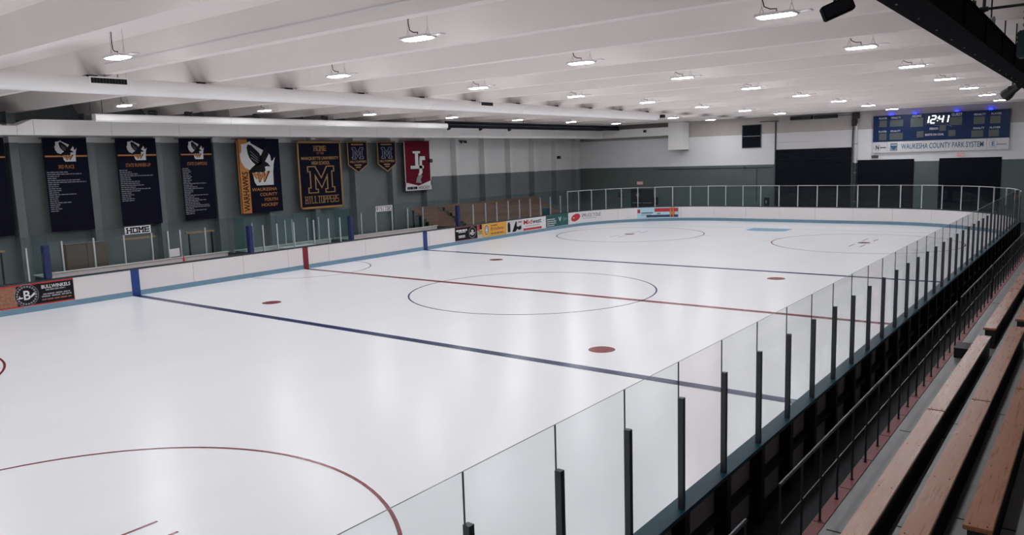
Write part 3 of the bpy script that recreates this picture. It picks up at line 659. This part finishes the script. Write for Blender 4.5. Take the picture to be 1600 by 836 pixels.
for a, b_ in zip(sec[:-1], sec[1:]): ductbox(a, b_, 0, 6.76)
ductbox(-10.35, -9.75, 0, 7.02, 6.76)
yy = -9.75
while yy < 33.0: nb = min(yy+3.05, 33.85); ductbox(yy, nb, 0); yy = nb
for a, b_ in ((-18.3, -17.1), (-17.1, -14.6), (-14.6, -11.95), (-11.95, -11.0)): box('duct_section', (a+.006, 33.86, 6.4), (b_-.006, 34.8, 7.05), DUCT, t)
box('outlet_box', (-11.0, 33.8, 5.25), (-9.75, 34.9, 7.38), DUCT, t)
boxes('outlet_grille', [((-10.95, 33.85+.1*k, 5.2), (-9.8, 33.88+.1*k, 5.25)) for k in range(10)], SILV, t)
box('sensor', (-13.2, 33.8, 6.72), (-12.95, 33.86, 6.92), BLACK, t)
for y in (-13, -7, -1, 5, 11, 17, 23, 29): boxes('hanger', [((-18.25, y, 7.0), (-18.23, y+.02, ZC)), ((-17.17, y, 7.0), (-17.15, y+.02, ZC))], SILV, t)
t = thing('light_trough', 'white trough beam hanging in front of the boxed duct on the left', 'beam', (-15, 0, 0))
b = bmesh.new(); prof = [(-.18, 6.9), (.1, 6.84), (.16, 6.9), (.16, 7.08), (.1, 7.14), (-.18, 7.14)]
for a, c_ in ((-8.35, -2.4), (-2.38, 3.6), (3.62, 9.6), (9.62, 12.2)):
    b = bmesh.new(); A = [b.verts.new((p[0], a, p[1])) for p in prof]; B = [b.verts.new((p[0], c_, p[1])) for p in prof]
    for i in range(6): b.faces.new((A[i], A[(i+1) % 6], B[(i+1) % 6], B[i]))
    b.faces.new(A[::-1]); b.faces.new(B); link('trough_section', finish(b, 'trough_section'), DUCT, t)
for y in (-8, -2.4, 3.6, 9.6): tube('hanger', [(0, y, 7.1), (0, y, ZC)], .008, BLACK, t, 6)
for k, (y, lb) in enumerate(((-6.0, 'black projector cluster on the white trough near the duct grille'), (-4.4, 'black round lamp on the white trough'), (-1.0, 'black framed lamp on the white trough above the orange banner'), (3.0, 'black bracket lamp on the white trough above the HILLTOPPERS banner'))):
    q = thing('stage_lamp', lb, 'lamp', (-15, y, 7.14))
    tube('body', [(-.05, -.12, .12), (.05, .1, .1), (.12, .16, .1)], [.08, .09, .11], BLACK, q, 10); tube('yoke', [(0, -.1, .02), (0, -.1, .2), (0, .1, .2), (0, .1, .02)], .012, BLACK, q, 6)
    if k == 0: tube('cable', [(0, -.3, .02), (0, -.45, .2), (0, -.4, .45), (0, -.25, .5)], .012, BLACK, q, 6)
t = thing('black_pipe_rack', 'black pipe rack with lamps beyond the white trough on the left', 'rack', (-15, 0, 0))
tube('pipe', [(0, 12.2, 6.98), (0, 33, 7.02)], .07, BLK2, t, 10); tube('pipe', [(0, 12.2, 7.18), (0, 33, 7.2)], .06, BLK2, t, 10)
box('backing', (-.1, 12.2, 6.98), (-.05, 33, 7.3), mat('dark_beam', (52, 60, 62)), t)
for y in (12.4, 15.4, 18.4): tube('lamp_head', [(0, y, 6.92), (.05, y, 6.8)], [.1, .13], BLACK, t, 10)
for y in (14, 20, 26, 32): tube('hanger', [(0, y, 7.2), (0, y, ZC)], .012, BLACK, t, 6)
# small wall fittings on the left wall
for y, z, lb in ((15.3, 4.97, 'small black speaker on the wall rib beside the crimson banner'), (30.75, 4.95, 'small black speaker on the white wall rib near the far corner')):
    t = thing('wall_speaker', lb, 'speaker', (-19.5, y, z)); box('body', (0, -.16, -.12), (.22, .16, .12), BLACK, t, .02); box('grille', (.22, -.13, -.09), (.228, .13, .09), POST, t)
t = thing('security_camera', 'black camera bracket below the boxed duct beyond the crimson banner', 'camera', (-20, 19.2, 6.3))
box('bracket', (0, -.5, -.02), (.2, .4, .03), BLACK, t); tube('camera_body', [(.1, -.1, -.05), (.3, -.25, -.1)], .08, BLACK, t, 10); tube('camera_body', [(.1, .2, -.05), (.3, .3, -.1)], .07, BLACK, t, 10)
# ------------------------------------------------------------------ ceiling lights
ORD = ['first', 'second', 'third', 'fourth', 'fifth', 'sixth', 'seventh', 'eighth', 'ninth', 'tenth']
def lamp_parts():
    P = {}
    b = bmesh.new(); bm_box(b, (-.37, -.19, .0), (.37, .19, .05)); bmesh.ops.bevel(b, geom=b.edges[:], offset=.015, segments=2, affect='EDGES'); P['housing'] = (finish(b, 'housing'), WHITE)
    b = bmesh.new(); bm_prism(b, [(.34*math.copysign(min(1, abs(math.cos(a))**.5), math.cos(a)), .165*math.copysign(min(1, abs(math.sin(a))**.5), math.sin(a))) for a in [2*math.pi*k/28 for k in range(28)]], -.014, .0); P['diffuser'] = (finish(b, 'diffuser'), LENS)
    b = bmesh.new(); bm_box(b, (.37, .0, .03), (.62, .17, .055)); P['side_plate'] = (finish(b, 'side_plate'), WHITE)  # thin white plate past the end of the housing
    b = bmesh.new()
    for x in (-.28, .28):
        for d in (-.05, .05): bm_tube(b, [(x+d, 0, .05), (x, 0, .2)], .004, 4)
        bm_tube(b, [(x, 0, .2), (x, 0, .72)], .004, 4)
    P['suspension_wire'] = (finish(b, 'suspension_wire'), SILV)
    b = bmesh.new(); bm_tube(b, [(0, 0, .05), (0, 0, .13), (-.12, 0, .14), (-.24, .02, .2), (-.28, .03, .34), (-.27, .03, .72)], .011, 6); P['power_cable'] = (finish(b, 'power_cable', True), PBLK)
    return P
LP = lamp_parts()
ROWN = [(-13.0, 'the row nearest the left banners', 0), (-6.8, 'the row above the white round duct', 1), (-.65, 'the row along the middle of the rink', 0), (5.5, 'the second row from the bleachers', 1), (11.75, 'the row nearest the bleachers', 0)]
for x, rn, ph in ROWN:
    yl = [(-8.1 if ph == 0 else -11.2)+6.2*k for k in range(-3, 8)]; yl = [y for y in yl if -29 < y < 33]
    for k, y in enumerate(sorted(yl, reverse=True)):
        t = thing('high_bay_light', '%s ceiling light from the far wall in %s' % (ORD[k], rn), 'ceiling light', (x, y, 7.33), 'suspended high-bay lights over the rink')
        for nm, (me, mt) in LP.items(): link(nm, me, mt, t)
# ------------------------------------------------------------------ far wall
t = thing('exit_door', 'dark double exit door below the red exit sign in the far wall', 'door', M=onfar(-14.95, -.04, YF))
DOOR = mat('dark_door', (44, 40, 48), rough=.5)
flat('door_frame', [rect(-.06, 0, 0, 2.16), rect(1.96, 0, 2.02, 2.16), rect(-.06, 2.1, 2.02, 2.16)], CAPD, t, .06, .06)
for k in (0, 1):
    d = flat('door_leaf', [rect(.98*k+.01, 0, .98*k+.97, 2.1)], DOOR, t, .04, .04); flat('push_bar', [rect(.98*k+.08, .98, .98*k+.9, 1.05)], SILV, d, .1, .05)
flat('notice', [rect(.4, 1.55, .68, 1.8)], PGREY, t, .045)
t = plate('exit_sign', 'small red exit sign above the dark door', 'sign', onfar(-14.42, 2.5, YF-.08), .5, .24, PALE, .08); text('lettering', 'EXIT', .06, .05, .44, .19, SIGNRED, t, .004, bold=.03)
for x, lb in ((-12.7, 'black extinguisher cabinet beside the exit door'), (-3.5, 'black round wall box with cables beside the tall curtain')):
    t = thing('wall_box', lb, 'wall box', M=onfar(x, .85, YF)); flat('body', [rect(-.17, 0, .17, .62)], BLACK, t, .16, .16); flat('front_label', [rect(-.05, .2, .05, .4)], PGREY, t, .165)
    if x > -5: flat('gauge', [disc(-.45, .75, .06, .06, 12), disc(-.45, .3, .05, .05, 12)], PGREY, t, .03, .03)
t = thing('electrical_box', 'grey electrical box on the green far wall near the corner boards', 'wall box', M=onfar(-16.2, 1.4, YF)); flat('body', [rect(0, 0, .5, .45)], POST, t, .12, .12); flat('cover', [rect(.3, .1, .42, .35)], PGREY, t, .13)
def curtain(name, label, x0, x1, z1, cat, seams, y=YF):
    t = thing(name, label, cat, M=onfar(x0, -.04, y)); n = seams; h = (z1+.04)/n
    for k in range(n): flat('curtain_panel', [rect(0, h*k+.004, x1-x0, h*(k+1)-.004)], BLK2, t, .06+.002*(k % 2), .05)
    return t
t = curtain('roll_up_door', 'tall black roll-up door in the middle of the far wall', -2.86, 2.45, 5.0, 'door', 14)
for u in (-.08, 5.31): flat('side_track', [rect(u, 0, u+.08, 7.1)], POST, t, .12, .12)
flat('drum_housing', [rect(1.1, 7.12, 2.6, 7.36), rect(2.75, 7.12, 4.3, 7.36)], BLACK, t, .4, .4); flat('drum_shaft', [rect(4.3, 7.24, 5.3, 7.28), rect(-1.2, 7.1, .2, 7.16)], POST, t, .2, .05)
flat('header_panel', [rect(.02, 5.06, 5.29, 6.2)], WHITE, t, .03, .03); flat('header_seam', [rect(.2, 5.55, 2.6, 5.57)], PGREY, t, .034)
flat('motor_box', [rect(5.3, 6.5, 5.62, 6.95), rect(5.32, 7.0, 5.75, 7.4)], BLACK, t, .3, .3)
curtain('black_curtain', 'black curtain left of the grey panel below the scoreboard', 2.85, 6.4, 4.1, 'curtain', 3); curtain('black_curtain', 'black curtain right of the grey panel below the scoreboard', 7.9, 11.4, 4.1, 'curtain', 3)
t = thing('wall_pipe', 'white vertical pipe between roll-up door and scoreboard', 'pipe', (2.72, YF-.1, 0)); tube('pipe', [(0, 0, 3.9), (0, 0, 6.6)], .09, WHITE, t, 12); tube('pipe_lower', [(0, 0, -.04), (0, 0, 3.9)], .09, POST, t, 12)
for z in (1.2, 3.2, 5.2): tube('clamp', [(0, 0, z), (0, 0, z+.06)], .105, SILV, t, 12)
t = thing('wall_louvre', 'square black louvre high on the white far wall', 'vent', M=onfar(-5.4, 5.25, YF)); flat('opening', [rect(0, 0, 1.36, 1.62)], BLK2, t, .04, .04)
flat('louvre_bar', [rect(0, .8, 1.36, .84)], SILV, t, .07, .03)
for k in range(8): flat('slat', [rect(.04, .06+.2*k, 1.32, .2+.2*k)], BLK2, t, .06, .03)
flat('frame', [rect(-.05, -.05, 0, 1.67), rect(1.36, -.05, 1.41, 1.67), rect(0, -.05, 1.36, 0), rect(0, 1.62, 1.36, 1.67)], CAPD, t, .08, .08)
for x, lb, mt in ((3.75, 'small grey emergency lamp below the left end of the scoreboard', POST), (8.9, 'small red exit sign below the park system sign', SIGNRED)):
    t = thing('wall_sign', lb, 'sign' if mt is SIGNRED else 'lamp', M=onfar(x, 4.2, YF)); flat('body', [rect(0, 0, .42, .2)], POST if mt is POST else PALE, t, .1, .1)
    if mt is SIGNRED: text('lettering', 'EXIT', .04, .03, .38, .17, SIGNRED, t, .105, bold=.03)
    else: flat('lamp_head', [disc(.1, .24, .06, .06, 12), disc(.32, .24, .06, .06, 12)], PALE, t, .14, .06)
t = thing('wall_conduit', 'dark conduit running along the top of the green far wall band', 'conduit', (0, YF-.03, 0)); tube('pipe', [(-12.5, 0, 3.72), (-3.1, 0, 3.72)], .025, CAPD, t, 6); tube('drop_pipe', [(-4.3, 0, 3.72), (-4.3, 0, 1.2)], .02, CAPD, t, 6); tube('junction', [(-5.2, .02, 3.72), (-5.2, -.12, 3.72)], .1, POST, t, 10)
# scoreboard
t = thing('scoreboard', 'blue electronic scoreboard showing 12:41 on the far wall', 'scoreboard', M=onfar(3.83, 5.3, YF)); w_, h_ = 7.92, 1.74; N = .22
b = bmesh.new(); bm_prism(b, rect(0, 0, w_, h_), 0, N); link('cabinet', finish(b, 'cabinet'), SBLUE, t)
for P in [rect(.38, .98, .85, 1.42), rect(1.05, .98, 1.85, 1.42), rect(.38, .1, .85, .55), rect(1.05, .1, 1.85, .55), rect(2.3, .9, 3.05, 1.48), rect(4.6, .9, 5.3, 1.42), rect(2.7, .2, 3.1, .6), rect(4.55, .2, 4.95, .6), rect(5.95, .9, 6.55, 1.36), rect(6.85, .9, 7.4, 1.36), rect(5.85, .08, 6.5, .5), rect(6.8, .08, 7.35, .5), rect(4.02, .56, 4.4, .9)]: flat('digit_window', [P], SGREY, t, N+.006, .006)
flat('clock_window', [rect(3.15, 1.0, 4.55, 1.66)], mat('clock_dark', (40, 52, 66)), t, N+.006, .006)
for s, a, c_, v in (('PLAYER', .36, .86, 1.5), ('PENALTY', 1.12, 1.7, 1.5), ('PLAYER', .36, .86, .62), ('PENALTY', 1.1, 1.7, .62), ('PENALTY', 5.95, 6.6, 1.44), ('PLAYER', 6.9, 7.45, 1.44), ('PENALTY', 5.95, 6.55, .58), ('PLAYER', 6.85, 7.42, .58)): text('caption', s, a, v, c_, v+.12, PALE, t, N+.008, bold=.01)
text('caption', 'HOME', 2.4, 1.52, 2.95, 1.68, PALE, t, N+.008, bold=.02); text('caption', 'GUEST', 4.68, 1.48, 5.3, 1.66, PALE, t, N+.008, bold=.02)
text('caption', 'PERIOD', 3.45, .66, 3.95, .8, PALE, t, N+.008, bold=.02); text('caption', 'SHOTS ON GOAL', 3.2, .28, 4.3, .42, PALE, t, N+.008, bold=.02)
SEG = {'1': 'bc', '2': 'abged', '4': 'fgbc'}
def digit(ch, u, v, w_, h_, k=.06, sl=.14):
    P = []; g = {'a': ((0, 1), (1, 1)), 'b': ((1, 1), (1, .5)), 'c': ((1, .5), (1, 0)), 'd': ((0, 0), (1, 0)), 'e': ((0, 0), (0, .5)), 'f': ((0, .5), (0, 1)), 'g': ((0, .5), (1, .5))}
    for s in SEG[ch]:
        (a, c_), (d, e) = g[s]; p = Vector((u+a*w_+sl*c_*h_, v+c_*h_)); q = Vector((u+d*w_+sl*e*h_, v+e*h_)); D = (q-p).normalized(); E_ = Vector((-D.y, D.x))*k/2; p += D*.015; q -= D*.015
        P.append([p-E_, q-E_, q+E_, p+E_])
    return P
for ch, u, wd in (('1', 3.0, .34), ('2', 3.48, .26), ('4', 3.94, .24), ('1', 4.18, .3)): flat('clock_digit', digit(ch, u, 1.1, wd, .46, .08), LED, t, N+.012, .004)
for P in (rect(3.86, 1.2, 3.92, 1.27), rect(3.89, 1.38, 3.95, 1.45)): flat('clock_colon_dot', [P], LED, t, N+.012, .004)
for u in (1.08, 2.55, 4.98, 6.85): 
    b = bmesh.new(); bm_prism(b, disc(u, h_+.03, .11, .1, 14), .05, .2); link('signal_lamp', finish(b, 'signal_lamp'), BLED, t)
t = thing('park_system_sign', 'white sign reading WAUKESHA COUNTY PARK SYSTEM under the scoreboard', 'sign', M=onfar(3.83, 4.56, YF)); N = .2
for a, c_ in ((0, .9), (.92, 6.72), (6.74, 7.92)):
    b = bmesh.new(); bm_prism(b, rect(a, 0, c_, .72), 0, N); link('sign_panel', finish(b, 'sign_panel'), PALE, t)
text('lettering', 'WAUKESHA COUNTY PARK SYSTEM', 1.78, .2, 6.55, .56, PBLUE, t, N+.004, bold=.012)
flat('logo_frame', [rect(1.1, .1, 1.55, .62)], PGREY, t, N+.004); flat('shield_shape', [[(1.14, .58), (1.51, .58), (1.51, .34), (1.32, .15), (1.14, .34)]], PBLUE, t, N+.006); flat('shield_band', [rect(1.16, .46, 1.5, .52)], PALE, t, N+.008)
text('logo_letter', 'N', .2, .22, .4, .5, PBLK, t, N+.006, bold=.03); flat('logo_ring', rings2(.3, .36, .2, .02, 24), PGREY, t, N+.004); flat('logo_line', [rect(.46, .31, .84, .37)], PBLK, t, N+.005)
text('logo_letter', 'E', 7.0, .24, 7.15, .5, PBLUE, t, N+.006, bold=.02); flat('logo_ring', rings2(7.08, .37, .22, .02, 24), PGREY, t, N+.004); flat('logo_line', [rect(7.25, .3, 7.8, .36)], PGREY, t, N+.005)
t = thing('scoreboard_cable', 'white cable sagging below the clock of the scoreboard', 'cable'); tube('cable', [(7.3, YF-.26, 6.35), (7.7, YF-.27, 6.22), (8.3, YF-.27, 6.25), (8.6, YF-.26, 6.1)], .012, PGREY, t, 6)
# ------------------------------------------------------------------ spectator side on the right
st = struct(box('seating_terrace', (14.25, -24, -.04), (15.2, 30, .4), CONC))
for k in range(1, 11): box('terrace_step', (15.2+.57*(k-1), -24, -.04), (15.2+.57*k, 30, .4+.25*k), CONC, st)
for y in (-14.0, -10.0, -4.3, -3.5, 2.3, 8.2): boxes('expansion_joint', [((14.45, y-.012, .4), (15.2, y+.012, .403)), ((15.2, y-.012, .65), (15.77, y+.012, .653)), ((15.77, y-.012, .9), (16.34, y+.012, .903))], PBLK, st)
y = -22
while y < 26:
    box('edge_tile', (14.26, y+.01, .4), (14.4, y+1.15, .412), RSTRIPE, st); y += 1.16
def handrail(label, y0, y1, n):
    t = thing('handrail', label, 'railing', (14.33, y0, .41)); L = y1-y0
    tube('top_rail', [(0, -.02, .99), (0, L+.02, .99)], .019, RAIL, t, 10)
    for k in range(n+1):
        y = L*k/n
        tube('baluster', [(0, y, 0), (0, y, .97)], .014, mat('rail_dark', (66, 68, 74), rough=.35, metal=.7), t, 8)
        if k < n: tube('mid_rail', [(0, y, .54), (0, y+L/n, .54)], .008, RAIL, t, 6)
        tube('base_flange', [(0, y, 0), (0, y, .01)], .028, BLACK, t, 10)
handrail('nearest steel handrail, cut by the bottom picture edge', -20.9, -16.28, 6)
handrail('long steel handrail with balusters beside the front bleacher planks', -15.3, -3.62, 16)
handrail('steel handrail in front of the middle bleacher section', -2.98, 2.95, 8)
handrail('steel handrail far along the glass by the aisle', 3.2, 9.2, 8)
handrail('farthest steel handrail at the end of the glass', 9.45, 18.5, 12)
ROWS = [(14.84, 15.08, .85, 'lowest'), (15.42, 15.67, 1.1, 'second'), (15.96, 16.2, 1.35, 'third')]
SECS = [(-21.2, -15.9, 'before the near aisle'), (-15.15, -10.12, 'of the nearest visible section'), (-10.08, -4.3, 'of the middle section'), (-3.5, 2.28, 'of the section beyond the aisle'), (2.32, 8.1, 'of the second section beyond the aisle'), (8.9, 14.6, 'of the farthest section')]
for (x0, x1, z, rn) in ROWS:
    for i, (y0, y1, sn) in enumerate(SECS):
        if i == 0 and rn != 'lowest': continue
        if i > 3 and rn == 'third': continue
        t = thing('bleacher_bench', 'brown wooden bench plank in the %s row %s' % (rn, sn), 'bench', (x0, y0, z-.45))
        box('plank', (0, 0, .405), (x1-x0, y1-y0, .45), PLANK, t, .006)
        box('shade_skirt', (.035, .03, 0), (x1-x0-.02, y1-y0-.03, .404), BLACK, t)  # black box under the plank, put in to deepen the shade beside it
        n = max(3, int((y1-y0)/1.3))
        for k in range(n+1):
            y = .06+(y1-y0-.12)*k/n
            for u in (.05, x1-x0-.05): tube('bolt', [(u, y, .448), (u, y, .4545)], .009, PBLK, t, 6)
t = thing('aisle_step', 'black step block on the concrete beside the aisle', 'step', (14.62, -4.45, .4)); box('body', (-.16, -.3, 0), (.2, .3, .2), BLACK, t, .01); box('tread', (-.165, -.31, .2), (.205, .31, .22), BLACK, t)
# black overhead beam and the things hanging near it
t = thing('black_beam', 'heavy black steel beam hanging overhead at the upper right', 'beam', (14.9, 0, 6.55))
BEAM = mat('black_steel', (15, 15, 20), rough=.9, spec=.04, noise=.25, scale=2)
box('lower_flange', (-.22, -16, -.1), (.22, 34.8, -.07), BEAM, t); box('upper_flange', (-.22, -16, .32), (.22, 34.8, .35), BEAM, t); box('web', (-.19, -16, -.07), (.19, 34.8, .32), BEAM, t)
y = -15.0
while y < 34:
    boxes('stiffener', [((-.21, y-.02, -.07), (.21, y+.02, .32))], BEAM, t)
    tube('hanger', [(0, y, .35), (0, y, ZC-6.55)], .015, BLACK, t, 6); y += 2.4
for k in range(16): tube('rivet', [(-.1, -13+1.3*k, -.1), (-.1, -13+1.3*k, -.112)], .012, SILV, t, 8)
t = thing('hanging_speaker', 'black box loudspeaker hanging from the ceiling near the top edge', 'speaker', M=Matrix.Translation((13.75, -11.5, 6.74)) @ Matrix.Rotation(.45, 4, 'Z') @ Matrix.Rotation(-.38, 4, 'Y'))
box('cabinet', (-.2, -.11, -.1), (.2, .11, .1), BEAM, t, .015); box('grille', (-.18, -.118, -.08), (.18, -.11, .08), PBLK, t); tube('bracket', [(0, 0, .1), (.45, 0, 1.15)], .02, BLACK, t, 8)
t = thing('spotlight', 'black spotlight hanging under the overhead beam near the scoreboard', 'lamp', (14.05, 8.9, 6.7))
tube('stem', [(0, 0, .05), (0, 0, 1.3)], .03, BLACK, t, 8); tube('lamp_body', [(.2, -.2, .1), (0, 0, -.02), (-.15, .1, -.15), (-.22, .15, -.2)], [.12, .15, .2, .2], BLACK, t, 12); box('yoke', (-.12, -.16, -.05), (.12, .16, .1), BLACK, t, .01)
t = thing('sprinkler_pipe', 'dark sprinkler pipe running across the ceiling at the upper right corner', 'pipe', (0, -8.0, 7.0)); tube('pipe', [(14.95, 0, 0), (XR, 0, .0)], .022, BLACK, t, 8); tube('drop', [(15.08, 0, 1.05), (15.08, 0, -.05)], .025, BLACK, t, 8); tube('union', [(15.02, 0, 0), (15.14, 0, 0)], .04, BLACK, t, 8)
t = thing('horn_speaker', 'black and grey horn loudspeaker behind the overhead beam', 'speaker', (14.85, -6.0, 7.07)); tube('driver', [(-.3, 0, .03), (-.15, 0, .02), (-.02, 0, 0)], [.07, .09, .06], BLACK, t, 12); tube('horn', [(-.02, 0, 0), (.06, -.03, -.02), (.16, -.05, -.03)], [.04, .06, .1], SILV, t, 14); tube('mount', [(-.15, 0, .08), (-.15, 0, .97)], .018, BLACK, t, 6)
t = thing('unit_heater', 'dark teal heater box hanging on chains at the right edge', 'heater', (15.76, -8.3, 6.13)); box('body', (-.16, -.2, .02), (.4, .2, .42), mat('heater_teal', (40, 62, 66), rough=.5), t, .02)
boxes('louvre', [((-.17, -.16, .06+.07*k), (-.158, .16, .1+.07*k)) for k in range(5)], BLACK, t)
for u in (-.1, .3):
    b = bmesh.new(); z = .42
    while z < 1.85:
        bm_tube(b, [(u-.015, .05, z), (u+.015, .05, z+.06)], .006, 5); bm_tube(b, [(u+.015, .05, z+.05), (u-.015, .05, z+.11)], .006, 5); z += .1
    link('chain', finish(b, 'chain'), BLACK, t)
t = thing('wall_column', 'dark column with red box at the right picture edge', 'column', (13.9, 30.5, -.04)); box('shaft', (0, 0, 0), (.45, .4, 3.2), BLACK, t); box('red_box', (.0, -.06, 1.7), (.3, 0, 2.0), PRED, t)
